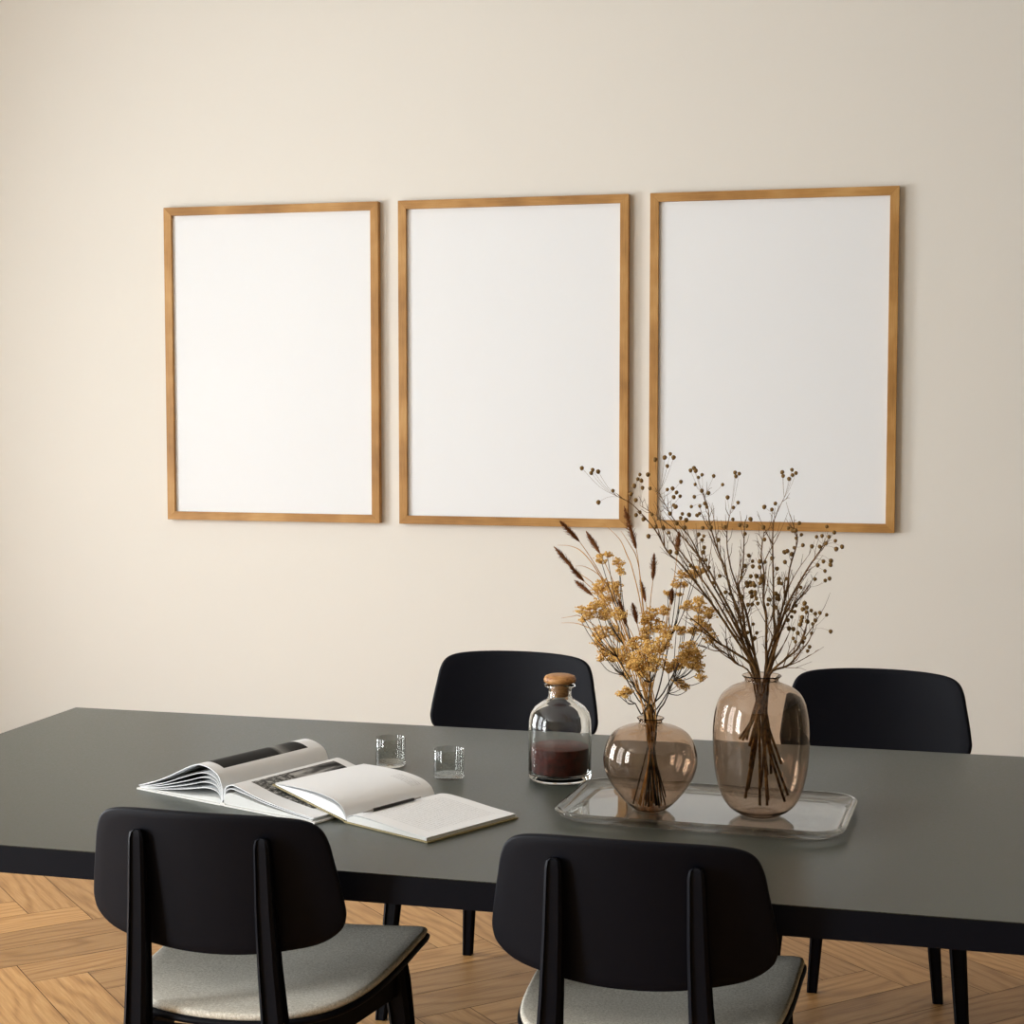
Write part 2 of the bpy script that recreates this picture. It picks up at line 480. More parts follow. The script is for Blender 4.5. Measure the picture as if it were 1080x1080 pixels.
SZ = 0.490
def make_chair(label):
    t = thing('dining_chair', label, 'chair', group='black dining chairs around the table')
    new_obj('backrest', rounded_shell(BACK, back_surf, 0.013), M_CHAIR, t)
    new_obj('seat_shell', rounded_shell(seat_outline(0.0), seat_surf(SZ), 0.012), M_CHAIR, t)
    o = new_obj('seat_pad', rounded_shell(seat_outline(0.004), seat_surf(SZ + 0.012), 0.014), M_FABRIC, t)
    o['label'] = 'oatmeal wool upholstered seat pad'
    for s in (-1, 1):
        # rear leg: post behind the backrest, bent at the seat, splayed foot
        pts = []; secs = []
        key = [(0.1117, -0.016, 0.820, 0.012, 0.010), (0.1117, -0.016, 0.816, 0.022, 0.018), (0.1118, -0.014, 0.805, 0.027, 0.024), (0.114, -0.009, 0.70, 0.032, 0.029),
               (0.118, -0.004, 0.60, 0.036, 0.033), (0.124, 0.002, 0.50, 0.040, 0.038), (0.127, 0.002, 0.44, 0.041, 0.042),
               (0.133, -0.008, 0.33, 0.038, 0.038), (0.158, -0.055, 0.0, 0.026, 0.026)]
        bm = tapered_leg([(s * k[0], k[1], k[2]) for k in key], [(k[3], k[4]) for k in key])
        sharp(new_obj('leg', bm, M_CHAIR, t), 50)
        fk = [(0.190, 0.405, SZ - 0.012, 0.046, 0.046), (0.194, 0.410, 0.45, 0.045, 0.045), (0.198, 0.418, 0.40, 0.042, 0.042), (0.226, 0.470, 0.0, 0.026, 0.026)]
        bm = tapered_leg([(s * k[0], k[1], k[2]) for k in fk], [(k[3], k[4]) for k in fk])
        sharp(new_obj('leg', bm, M_CHAIR, t), 50)
        bm = bmesh.new()      # side rail between front and rear leg
        P = [(0.124, 0.0), (0.190, 0.40)]
        d = (Vector((0.190, 0.40)) - Vector((0.124, 0.0))).normalized(); nrm = Vector((d.y, -d.x)) * 0.011
        vs = []
        for (px, py) in P:
            for sg in (-1, 1):
                for z in (SZ - 0.068, SZ - 0.018):
                    vs.append(bm.verts.new((s * (px + sg * nrm.x), py + sg * nrm.y, z)))
        for f in ((0, 1, 3, 2), (4, 6, 7, 5), (0, 4, 5, 1), (2, 3, 7, 6), (1, 5, 7, 3), (0, 2, 6, 4)): bm.faces.new([vs[i] for i in f])
        bevel(new_obj('side_rail', bm, M_CHAIR, t, smooth=False), 0.003)
    bm = bmesh.new(); add_box(bm, -0.185, 0.185, 0.393, 0.415, SZ - 0.06, SZ - 0.018)
    bevel(new_obj('cross_rail', bm, M_CHAIR, t, smooth=False), 0.003)
    bm = bmesh.new(); add_box(bm, -0.124, 0.124, 0.022, 0.042, SZ - 0.06, SZ - 0.014)
    bevel(new_obj('cross_rail', bm, M_CHAIR, t, smooth=False), 0.003)
    return t
def copy_tree(o, parent=None):
    c = o.copy(); COL.objects.link(c)
    if parent is not None: c.parent = parent
    for ch in list(o.children): copy_tree(ch, c)
    return c
chair0 = make_chair('black chair with its back to the viewer, near side of the table below the books')
chair0.location = (-1.176, -4.555, 0); chair0.rotation_euler = (0, 0, TROT)
for (x, y, rz, lab) in (
        (-0.468, -4.555, TROT, 'black chair with its back to the viewer, near side of the table below the vases'),
        (-1.098, -2.735, pi + TROT, 'black chair on the far side of the table behind the corked bottle'),
        (-0.155, -2.80, pi + TROT, 'black chair on the far side of the table at right, partly behind the tall vase')):
    c = copy_tree(chair0); c.location = (x, y, 0); c.rotation_euler = (0, 0, rz); c['label'] = lab

# ------------------------------------------------------------------ glass things on the table
ZT = TH
def rounded_rect(hx, hy, r, n=8):
    out = []
    for (cx, cy, a0) in ((hx - r, hy - r, 0), (-hx + r, hy - r, pi / 2), (-hx + r, -hy + r, pi), (hx - r, -hy + r, 3 * pi / 2)):
        for k in range(n + 1):
            a = a0 + pi / 2 * k / n
            out.append((cx + r * cos(a), cy + r * sin(a)))
    return out
def build_tray():
    bm = bmesh.new()
    prof = [(-0.085, 0.0), (-0.030, 0.0), (-0.018, 0.0012), (-0.005, 0.010), (-0.001, 0.0155), (-0.001, 0.0185), (-0.004, 0.0205), (-0.009, 0.0195),
            (-0.016, 0.0125), (-0.026, 0.009), (-0.040, 0.008), (-0.085, 0.008)]
    rings = []
    for (d, z) in prof:
        k = -d
        rings.append([bm.verts.new((x, y, z)) for x, y in rounded_rect(0.274 - k, 0.163 - k, max(0.062 - k * 0.55, 0.01), 10)])
    n = len(rings[0])
    for a, b in zip(rings, rings[1:]):
        for q in range(n): bm.faces.new((a[q], a[(q + 1) % n], b[(q + 1) % n], b[q]))
    bm.faces.new(rings[0][::-1]); bm.faces.new(rings[-1])
    o = new_obj('glass_tray', bm, M_TRAYG)
    o.location = (-0.430, -3.908, ZT + 0.0004); o.rotation_euler = (0, 0, -0.045)
    sharp(o, 60)
    tag(o, 'clear glass tray with rounded corners under the two brown vases', 'tray')
build_tray()
ZV = ZT + 0.0089
PX = 1 / 552.0
def vase(name, outer, wall, mat, loc, label, zs):
    pr = [(Vector((r * PX, z * PX * zs, 0))) for r, z in outer]
    pts = catmull(pr, 5)
    P = [(max(p.x, 0), p.y) for p in pts]
    inner = []
    for i, (r, z) in enumerate(P):
        a = P[max(i - 1, 0)]; b = P[min(i + 1, len(P) - 1)]
        t = Vector((b[0] - a[0], b[1] - a[1])).normalized(); nrm = Vector((-t.y, t.x))
        q = (r + nrm.x * wall, z + nrm.y * wall)
        if z < 0.012: q = (max(r - wall, 0), max(q[1], wall * 2.0))
        inner.append(q)
    prof = [(0, 0)] + P + inner[::-1]
    prof.append((0, inner[0][1]))
    bm = bmesh.new(); lathe(bm, prof, 96)
    o = new_obj(name, bm, mat); o.location = loc
    return tag(o, label, 'vase', 'brown glass vases on the tray')
RV = Vector((-0.536, -3.937, ZV)); TV = Vector((-0.327, -3.930, ZV))
vase('glass_vase', [(14, 0.4), (17, 1), (24, 7), (33, 18), (42, 32), (47.3, 45), (49.5, 58), (48, 71), (44.5, 82), (38, 91), (28, 97), (17, 100.2), (13, 102), (12.2, 105), (14.5, 108)], 0.0016, M_SMOKE, RV,
     'round smoky brown glass vase holding grasses and yellow flowers', 0.90)
vase('glass_vase', [(16, 0.4), (20, 1), (32, 9), (40, 21), (45, 37), (48.5, 58), (50, 84), (49.7, 104), (47, 122), (41.5, 136), (32, 145), (22, 149.5), (18, 152), (17.5, 155), (20.5, 158.5)], 0.0018, M_SMOKE2, TV,
     'tall smoky brown glass vase holding dark berry branches', 0.922)

def tumbler(loc, label):
    R, H = 0.0325, 0.061
    bm = bmesh.new()
    lathe(bm, [(0, 0), (R - 0.003, 0), (R - 0.0006, 0.0015), (R, 0.004), (R, H - 0.001), (R - 0.0008, H), (R - 0.0016, H - 0.001), (R - 0.0018, 0.012), (R - 0.004, 0.009), (0, 0.0085)], 64)
    o = new_obj('glass_tumbler', bm, M_TUMBLER); o.location = loc
    sharp(o, 50)
    tag(o, label, 'glass', 'small glass tumblers')
tumbler((-1.152, -3.652, ZT + 0.0003), 'small clear glass tumbler nearer the open books, left one of two')
tumbler((-0.996, -3.735, ZT + 0.0003), 'small clear glass tumbler nearer the corked bottle, right one of two')

def mat_cork():
    t = NT('turned_cork_wood')
    co = t.n('TexCoord').outputs['Object']
    s = t.sep(co)
    n = t.noise(t.comb(t.math('MULTIPLY', s[0], 0.35), s[1], s[2]), 130, 4, 0.6, None, 0.6)
    c = t.ramp(n, [(0.3, lin(118, 72, 34)), (0.5, lin(172, 120, 66)), (0.7, lin(200, 150, 92))])
    return t.pbsdf(Base_Color=c, Roughness=0.5)
M_CORK = mat_cork()
def mat_powder():
    t = NT('dark_red_powder')
    co = t.n('TexCoord').outputs['Object']
    n = t.noise(co, 70, 5, 0.6)
    c = t.ramp(n, [(0.3, lin(58, 16, 8)), (0.7, lin(98, 31, 16))])
    return t.pbsdf(Base_Color=c, Roughness=0.5, Specular_IOR_Level=0.4)
M_POWDER = mat_powder()
def build_bottle():
    t = thing('corked_bottle', 'clear glass bottle with wooden stopper and dark red filling', 'bottle', (-0.768, -3.692, ZT + 0.0003))
    k = 1 / 507.0; kz = 0.90 * k
    out = [(28, 0), (31.5, 0.8), (33.3, 4), (33.3, 12), (33.2, 40), (33.0, 60), (32.6, 70), (30.6, 79), (26, 86), (19, 91.5), (14, 95), (12.2, 98.5), (11.8, 103), (12.0, 107.5), (14.5, 109), (16.3, 110.5), (16.3, 112), (15, 112.8)]
    inn = [(9.8, 112.6), (9.6, 108), (9.6, 99), (11.5, 93.5), (17.5, 89.3), (24.5, 84.3), (28.9, 77.8), (30.9, 69), (31.3, 58), (31.4, 12), (30.5, 8.5), (27, 7), (0, 6.5)]
    bm = bmesh.new(); lathe(bm, [(0, 0.6 * kz)] + [(r * k, z * kz) for r, z in out + inn], 96)
    sharp(new_obj('bottle_body', bm, M_GLASS, t), 60)
    bm = bmesh.new(); lathe(bm, [(0, 7.3 * kz), (26.7 * k, 7.5 * kz), (29.8 * k, 9 * kz), (30.9 * k, 12.5 * kz), (30.9 * k, 39 * kz), (30.2 * k, 39.5 * kz), (0, 40 * kz)], 64)
    o = sharp(new_obj('filling', bm, M_POWDER, t), 50); o['label'] = 'dark red filling in the lower third'
    bm = bmesh.new()
    lathe(bm, [(0, 98 * kz), (8.6 * k, 98 * kz), (9.1 * k, 99 * kz), (9.2 * k, 113.4 * kz), (14 * k, 113.6 * kz), (16.6 * k, 115.5 * kz), (17 * k, 118.5 * kz), (15.6 * k, 122 * kz), (12 * k, 123.6 * kz), (5 * k, 124 * kz), (0, 124 * kz)], 48)
    o = sharp(new_obj('stopper', bm, M_CORK, t), 60); o['label'] = 'wooden cork stopper with a rounded cap'
build_bottle()

# ------------------------------------------------------------------ books
def extrude_poly(bm, poly, y0, y1):
    A = [bm.verts.new((x, y0, z)) for x, z in poly]; B = [bm.verts.new((x, y1, z)) for x, z in poly]
    n = len(poly)
    for k in range(n): bm.faces.new((A[k], A[(k + 1) % n], B[(k + 1) % n], B[k]))
    bm.faces.new(A[::-1]); bm.faces.new(B)
def smooth_line(pts, m=6):
    return [(p.x, p.y) for p in catmull([(a, b, 0) for a, b in pts], m)]
def sheet_mesh(line, th, y0, y1, ny=6):
    """curved sheet with thickness and UVs: u along the line, v along the spine"""
    bm = bmesh.new(); uvl = bm.loops.layers.uv.new('UVMap')
    n = len(line); L = [0]
    for a, b in zip(line, line[1:]): L.append(L[-1] + math.hypot(b[0] - a[0], b[1] - a[1]))
    up = []; lo = []
    for i, (x, z) in enumerate(line):
        a = line[max(i - 1, 0)]; b = line[min(i + 1, n - 1)]
        t = Vector((b[0] - a[0], b[1] - a[1])).normalized(); nv = Vector((-t.y, t.x))
        if line[-1][0] < line[0][0]: nv = -nv
        up.append((x, z)); lo.append((x - nv.x * th, z - nv.y * th))
    def grid(row, flip):
        G = [[bm.verts.new((x, y0 + (y1 - y0) * j / ny, z)) for (x, z) in row] for j in range(ny + 1)]
        return G
    GU, GL = grid(up, 0), grid(lo, 1)
    uvof = {}
    for j in range(ny + 1):
        for i in range(n):
            for G in (GU, GL): uvof[G[j][i]] = (L[i] / L[-1], j / ny)
    for j in range(ny):
        for i in range(n - 1):
            bm.faces.new((GU[j][i], GU[j][i + 1], GU[j + 1][i + 1], GU[j + 1][i]))
            bm.faces.new((GL[j][i], GL[j + 1][i], GL[j + 1][i + 1], GL[j][i + 1]))
        bm.faces.new((GU[j][-1], GL[j][-1], GL[j + 1][-1], GU[j + 1][-1]))
        bm.faces.new((GU[j][0], GU[j + 1][0], GL[j + 1][0], GL[j][0]))
    for i in range(n - 1):
        bm.faces.new((GU[0][i], GL[0][i], GL[0][i + 1], GU[0][i + 1]))
        bm.faces.new((GU[ny][i], GU[ny][i + 1], GL[ny][i + 1], GL[ny][i]))
    for f in bm.faces:
        for l in f.loops: l[uvl].uv = uvof[l.vert]
    return bm
def mat_photo_page(name, u0, u1, v0, v1, kind):
    t = NT(name)
    uv = t.n('UVMap').outputs[0]; s = t.sep(uv)
    def inside(x, a, b):
        return t.math('MULTIPLY', t.math('GREATER_THAN', x, a), t.math('LESS_THAN', x, b))
    mask = t.math('MULTIPLY', inside(s[0], u0, u1), inside(s[1], v0, v1))
    if kind == 'hill':
        prof = t.noise(t.comb(t.math('MULTIPLY', s[1], 3.3), 0.0), 1.0, 4, 0.55)
        h = t.math('MULTIPLY_ADD', prof, 0.95, -0.38)
        hh = t.math('DIVIDE', t.math('SUBTRACT', s[0], u0), u1 - u0)
        far = t.ramp(t.math('ADD', t.math('MULTIPLY', s[1], 1.0), t.math('MULTIPLY', hh, -0.12)), [(0.60, (0.012, 0.012, 0.012, 1)), (0.64, (0.30, 0.30, 0.28, 1)), (0.72, (0.05, 0.05, 0.05, 1)), (0.80, (0.012, 0.012, 0.013, 1))])
        n2 = t.noise(uv, 9, 4)
        dark = t.mix(t.math('MULTIPLY', n2, 0.6), far, (0.02, 0.02, 0.018, 1))
        skyf = t.math('GREATER_THAN', hh, t.math('ADD', 0.50, h))
        img = t.mix(skyf, dark, (0.55, 0.55, 0.53, 1))
    else:
        n1 = t.noise(uv, 26, 5, 0.8)
        rocks = t.ramp(n1, [(0.38, (0.01, 0.01, 0.01, 1)), (0.52, (0.14, 0.14, 0.13, 1)), (0.64, (0.6, 0.6, 0.58, 1))])
        n3 = t.noise(t.comb(t.math('MULTIPLY', s[1], 2.5), t.math('MULTIPLY', s[0], 9.0)), 1.0, 3)
        bands = t.ramp(n3, [(0.42, (0.012, 0.012, 0.012, 1)), (0.50, (0.10, 0.10, 0.10, 1)), (0.62, (0.5, 0.5, 0.48, 1))])
        sel = t.math('GREATER_THAN', t.math('ADD', s[1], t.math('MULTIPLY', n1, 0.1)), 0.52)
        img = t.mix(sel, rocks, bands)
    c = t.mix(mask, lin(232, 234, 235), img)
    return t.pbsdf(Base_Color=c, Roughness=0.6, Specular_IOR_Level=0.12)

def build_photo_book():
    t = thing('open_book', 'large open photo book with black and white landscape pictures on the left of the table', 'book', (-1.352, -4.080, ZT + 0.0005), math.radians(-21.5))
    L = 0.308
    M_COV = simple('white_book_cover', lin(225, 225, 220), 0.5)
    # covers and spine
    bm = bmesh.new(); extrude_poly(bm, [(-0.243, 0.0), (-0.006, 0.0), (-0.006, 0.003), (-0.243, 0.003)], -0.004, L + 0.004)
    sharp(new_obj('cover', bm, M_COV, t), 30)
    bm = bmesh.new(); extrude_poly(bm, [(0.006, 0.0), (0.243, 0.0), (0.243, 0.003), (0.006, 0.003)], -0.004, L + 0.004)
    sharp(new_obj('cover', bm, M_COV, t), 30)
    bm = bmesh.new(); extrude_poly(bm, [(-0.006, 0.0003), (0.006, 0.0003), (0.007, 0.003), (0.004, 0.006), (-0.004, 0.006), (-0.007, 0.003)], -0.003, L + 0.003)
    sharp(new_obj('spine', bm, M_COV, t), 30)
    # left page block (fanned) and loose pages over it
    top = smooth_line([(-0.004, 0.005), (-0.008, 0.010), (-0.018, 0.0135), (-0.040, 0.0125), (-0.080, 0.009), (-0.14, 0.006), (-0.232, 0.0040)])
    bm = bmesh.new(); extrude_poly(bm, [(-0.004, 0.0035)] + top + [(-0.232, 0.0035)], 0, L)
    sharp(new_obj('page_block', bm, M_EDGE, t), 40)
    arcs = [[(-0.004, 0.006), (-0.008, 0.018), (-0.020, 0.027), (-0.050, 0.029), (-0.10, 0.020), (-0.17, 0.010), (-0.234, 0.0045)],
            [(-0.0035, 0.007), (-0.007, 0.023), (-0.020, 0.037), (-0.052, 0.040), (-0.10, 0.028), (-0.17, 0.0135), (-0.235, 0.005)],
            [(-0.003, 0.008), (-0.006, 0.027), (-0.022, 0.046), (-0.055, 0.049), (-0.105, 0.035), (-0.17, 0.018), (-0.236, 0.0055)],
            [(-0.002, 0.009), (-0.005, 0.031), (-0.020, 0.052), (-0.055, 0.058), (-0.11, 0.043), (-0.17, 0.022), (-0.238, 0.0065)],
            [(-0.001, 0.010), (-0.004, 0.034), (-0.018, 0.058), (-0.052, 0.0695), (-0.085, 0.066), (-0.15, 0.038), (-0.20, 0.018), (-0.240, 0.0075)]]
    for k, a in enumerate(arcs[:4]):
        sharp(new_obj('page', sheet_mesh(smooth_line(a), 0.0012, 0, L), M_PAGE, t), 60)
    a = [(0.0, 0.011), (-0.003, 0.036), (-0.016, 0.060), (-0.050, 0.0725), (-0.085, 0.0690), (-0.15, 0.040), (-0.20, 0.0205), (-0.241, 0.0087)]
    o = sharp(new_obj('page', sheet_mesh(smooth_line(a, 8), 0.0018, 0, L), mat_photo_page('landscape_photo_page', 0.22, 0.78, 0.09, 0.88, 'hill'), t), 60)
    o['label'] = 'left page printed with a dark hill photograph'
    # right block
    top = smooth_line([(0.002, 0.008), (0.006, 0.022), (0.018, 0.027), (0.045, 0.025), (0.10, 0.0165), (0.17, 0.0095), (0.232, 0.005)])
    bm = bmesh.new(); extrude_poly(bm, [(0.002, 0.0035)] + top + [(0.232, 0.0035)], 0, L)
    sharp(new_obj('page_block', bm, M_EDGE, t), 40)
    sharp(new_obj('page', sheet_mesh(smooth_line([(0.002, 0.010), (0.006, 0.029), (0.020, 0.0365), (0.042, 0.0345), (0.07, 0.0295), (0.11, 0.0215), (0.18, 0.0125), (0.235, 0.0078)]), 0.0014, 0, L), M_PAGE, t), 60)
    o = sharp(new_obj('page', sheet_mesh(smooth_line([(0.001, 0.011), (0.005, 0.034), (0.020, 0.0435), (0.042, 0.0415), (0.07, 0.0345), (0.11, 0.0255), (0.18, 0.0155), (0.237, 0.0098)], 8), 0.0014, 0, L),
              mat_photo_page('rock_photo_page', 0.21, 0.85, 0.14, 0.92, 'rock'), t), 60)
    o['label'] = 'right page printed with a photograph of rocks and clouds'
build_photo_book()

def mat_notes(name, u0, u1, v0, v1, amount, rows):
    t = NT(name)
    uv = t.n('UVMap').outputs[0]; s = t.sep(uv)
    def inside(x, a, b):
        return t.math('MULTIPLY', t.math('GREATER_THAN', x, a), t.math('LESS_THAN', x, b))
    mask = t.math('MULTIPLY', inside(s[0], u0, u1), inside(s[1], v0, v1))
    line = t.math('GREATER_THAN', t.math('SINE', t.math('MULTIPLY', s[1], rows * 2 * pi)), 0.1)
    n = t.noise(t.comb(t.math('MULTIPLY', s[0], 95.0), t.math('MULTIPLY', s[1], rows * 1.7)), 1.0, 3, 0.6)
    ink = t.math('MULTIPLY', t.math('MULTIPLY', line, mask), t.math('LESS_THAN', t.math('ABSOLUTE', t.math('SUBTRACT', n, 0.5)), 0.045))
    c = t.mix(t.math('MULTIPLY', ink, amount), lin(234, 236, 237), lin(70, 70, 72))
    return t.pbsdf(Base_Color=c, Roughness=0.75, Specular_IOR_Level=0.2)
def build_notebook():
    t = thing('open_notebook', 'open notebook with handwritten pages propped on the photo book', 'notebook', (-1.074, -4.147, ZT + 0.0005), math.radians(-27.8))
    L = 0.236
    M_NC = simple('tan_notebook_cover', lin(150, 138, 100), 0.7)
    bm = bmesh.new(); extrude_poly(bm, [(0.004, 0.0), (0.217, 0.0), (0.217, 0.0022), (0.004, 0.0022)], -0.003, L + 0.003)
    sharp(new_obj('cover', bm, M_NC, t), 30)
    bm = bmesh.new(); extrude_poly(bm, smooth_line([(-0.005, 0.001), (0.0, 0.0), (0.0045, 0.0)], 3) + [(0.0045, 0.0022), (0.0, 0.003), (-0.0045, 0.0032)], -0.003, L + 0.003)
    sharp(new_obj('spine', bm, M_NC, t), 30)
    # left cover leans up over the photo book
    cz = lambda x: 0.0015 + 0.178 * (-x)
    bm = bmesh.new(); extrude_poly(bm, [(-0.004, cz(-0.004)), (-0.210, cz(-0.210)), (-0.210, cz(-0.210) + 0.0022), (-0.004, cz(-0.004) + 0.0022)], -0.003, L + 0.003)
    sharp(new_obj('cover', bm, M_NC, t), 30)
    top = smooth_line([(-0.001, 0.004), (-0.006, 0.013), (-0.016, 0.022), (-0.035, 0.030), (-0.07, 0.036), (-0.11, 0.0395), (-0.16, 0.041), (-0.204, 0.0415)])
    low = [(x, cz(x) + 0.0024) for x in (-0.204, -0.15, -0.10, -0.05, -0.01)]
    bm = bmesh.new(); extrude_poly(bm, top + low, 0, L)
    sharp(new_obj('page_block', bm, M_PAGE, t), 40)
    o = sharp(new_obj('page', sheet_mesh(smooth_line([(0.0, 0.0045), (-0.004, 0.016), (-0.013, 0.028), (-0.035, 0.038), (-0.07, 0.0435), (-0.11, 0.0455), (-0.16, 0.045), (-0.206, 0.0435)], 8), 0.0008, 0, L),
              mat_notes('short_note_page', 0.16, 0.44, 0.80, 0.93, 0.5, 42), t), 60)
    o['label'] = 'curled left page with a short handwritten note'
    top = smooth_line([(0.001, 0.004), (0.005, 0.010), (0.016, 0.0145), (0.04, 0.0165), (0.09, 0.0145), (0.15, 0.0105), (0.211, 0.0078)])
    bm = bmesh.new(); extrude_poly(bm, [(0.001, 0.0026)] + top + [(0.2115, 0.0026)], 0, L)
    sharp(new_obj('page_block', bm, M_EDGE, t), 40)
    o = sharp(new_obj('page', sheet_mesh(smooth_line([(0.0005, 0.005), (0.004, 0.012), (0.015, 0.0165), (0.04, 0.0190), (0.09, 0.0165), (0.15, 0.0120), (0.2125, 0.0088)], 8), 0.0008, 0, L),
              mat_notes('handwritten_page', 0.22, 0.88, 0.12, 0.90, 0.30, 30), t), 60)
    o['label'] = 'right page filled with lines of small handwriting'
build_notebook()
def build_pen():
    A = Vector((-1.040, -4.150, ZT + 0.0222)); B = Vector((-0.972, -4.010, ZT + 0.0228))
    d = (B - A)
    t = thing('pen', 'slim black pen with metal ends lying in the notebook gutter', 'pen', A)
    b = [(0, 0.0), (0.10, 0.0), (0.86, 0.0), (0.865, 0), (1.0, 0)]
    bm = bmesh.new(); add_tube(bm, [d * 0.16, d * 0.17, d * 0.86, d * 0.87], [0.0028, 0.0032, 0.0032, 0.003], 14)
    sharp(new_obj('barrel', bm, simple('black_pen_plastic', lin(20, 20, 22), 0.3), t), 50)
    M_MET = simple('brushed_steel', (0.5, 0.5, 0.5, 1), 0.3, 0.5, Metallic=1.0)
    bm = bmesh.new(); add_tube(bm, [d * 0.0, d * 0.02, d * 0.10, d * 0.16], [0.0004, 0.0008, 0.0022, 0.0027], 14)
    o = sharp(new_obj('tip', bm, M_MET, t), 50); o['label'] = 'metal writing tip'
    bm = bmesh.new(); add_tube(bm, [d * 0.87, d * 0.90, d * 0.901, d * 1.0], [0.003, 0.003, 0.0018, 0.0018], 14)
    o = sharp(new_obj('push_button', bm, M_MET, t), 50); o['label'] = 'metal push button'
build_pen()

# ------------------------------------------------------------------ dried plants
rnd = random.Random(11)
def mat_plant(name, a, b, rough=0.7, scale=90):
    t = NT(name)
    co = t.n('TexCoord').outputs['Object']
    c = t.ramp(t.noise(co, scale, 3), [(0.35, a), (0.65, b)])
    return t.pbsdf(Base_Color=c, Roughness=rough, Specular_IOR_Level=0.2)
M_TWIG = mat_plant('dry_twig_bark', lin(66, 46, 24), lin(122, 90, 50))
M_BERRY = mat_plant('dried_berry_skin', lin(78, 56, 26), lin(142, 110, 58), 0.6, 300)
M_STRAW = mat_plant('straw_stem', lin(170, 122, 62), lin(206, 160, 96))
M_PLUME = mat_plant('brown_plume', lin(98, 58, 34), lin(158, 106, 64), 0.9, 400)
M_DARK = mat_plant('dark_flower_stalk', lin(40, 34, 28), lin(70, 58, 42))
M_YARROW = mat_plant('mustard_florets', lin(196, 146, 66), lin(244, 208, 134), 0.85, 420)

def neck_path(vase, neck_z, neck_r, rnd, bottom_r, tall):
    """stem inside the vase: point at the bottom, point in the neck"""
    a = rnd.uniform(0, 2 * pi); r = neck_r * math.sqrt(rnd.random())
    nk = vase + Vector((r * cos(a), r * sin(a), neck_z))
    a2 = a + pi + rnd.uniform(-0.9, 0.9); r2 = bottom_r * rnd.uniform(0.45, 0.95)
    bt = vase + Vector((r2 * cos(a2), r2 * sin(a2), tall))
    return bt, nk

ico = bmesh.new(); bmesh.ops.create_icosphere(ico, subdivisions=2, radius=1.0)
for v in ico.verts:
    if v.co.z < -0.8: v.co.z -= 0.18
    v.co *= 1 + 0.03 * sin(7 * v.co.x + 5 * v.co.y)
ME_BERRY = bpy.data.meshes.new('berry'); ico.to_mesh(ME_BERRY); ico.free()
for p in ME_BERRY.polygons: p.use_smooth = True
ME_BERRY.materials.append(M_BERRY)

YV = TV.y
# every branch: photo-traced course from tip to neck, depth offset of the tip from the vase axis, label
BR = [
    ([(652, 524), (668, 533), (691, 559), (704, 582), (717, 594), (735, 616), (753, 640), (772, 668), (790, 701)], -0.10, 'berry branch reaching furthest to the left over the middle frame'),
    ([(699, 557), (710, 573), (722, 587), (732, 600), (750, 625), (768, 655), (788, 698)], 0.05, 'berry branch whose tip meets the lower left corner of the right frame'),
    ([(675, 533), (692, 544), (710, 557), (725, 572), (740, 590), (748, 602), (760, 625), (778, 660), (795, 705)], 0.12, 'berry branch arching up left with berries against the narrow gap between frames'),
    ([(695, 519), (702, 533), (711, 548), (727, 566), (737, 586), (745, 605), (765, 640), (785, 680), (798, 712)], -0.04, 'berry branch rising left with the densest cluster on the lower frame rail'),
    ([(742, 522), (747, 537), (748, 550), (752, 565), (758, 583), (765, 600), (770, 622), (778, 643), (784, 667), (792, 694)], 0.10, 'thin berry branch rising just left of centre, tip over the white sheet'),
    ([(770, 542), (767, 557), (767, 578), (771, 600), (777, 618), (784, 648), (787, 670), (795, 694)], -0.08, 'berry branch standing nearly upright, left of the tallest branch'),
    ([(786, 548), (785, 562), (784, 591), (782, 609), (779, 620), (788, 650), (797, 690)], 0.02, 'short upright berry branch with a wavy thin tip near the middle'),
    ([(827, 525), (817, 547), (815, 563), (815, 587), (815.6, 612), (816, 642), (817, 670), (816, 694), (814, 711)], 0.06, 'straight vertical berry branch whose thin tip reaches the highest on the right'),
    ([(806, 560), (804, 574), (803, 587), (806, 607), (805, 631), (808, 648), (808, 680), (806, 710)], -0.06, 'upright berry branch in the centre just left of the straight vertical one'),
    ([(833, 542), (838, 558), (841, 571), (833, 599), (830, 623), (825, 642), (820, 661), (817, 686)], 0.0, 'berry branch leaning right with a forked tip over the frame rail'),
    ([(868, 574), (864, 582), (853, 598), (841, 618), (830, 639), (822, 662), (815, 700)], -0.05, 'bare-tipped berry branch leaning right towards the frame corner'),
    ([(855, 619), (849, 626), (841, 633), (833, 646), (825, 662), (815, 690)], 0.09, 'short berry branch on the right with fine twigs below the frame'),
    ([(858, 661), (853, 676), (841, 691), (831, 702), (819, 710)], 0.03, 'lowest berry branch curving out to the right over the vase shoulder'),
    ([(853, 645), (850, 662), (842, 683), (830, 694), (818, 704)], -0.09, 'low berry branch on the right carrying a loose row of berries'),
    ([(737, 680), (752, 686), (764, 688), (775, 699), (788, 702)], 0.04, 'lowest berry branch curving out to the left above the round vase'),
    ([(728, 652), (740, 661), (756, 677), (771, 686), (786, 697)], -0.07, 'low berry branch on the left passing behind the yellow flowers'),
]
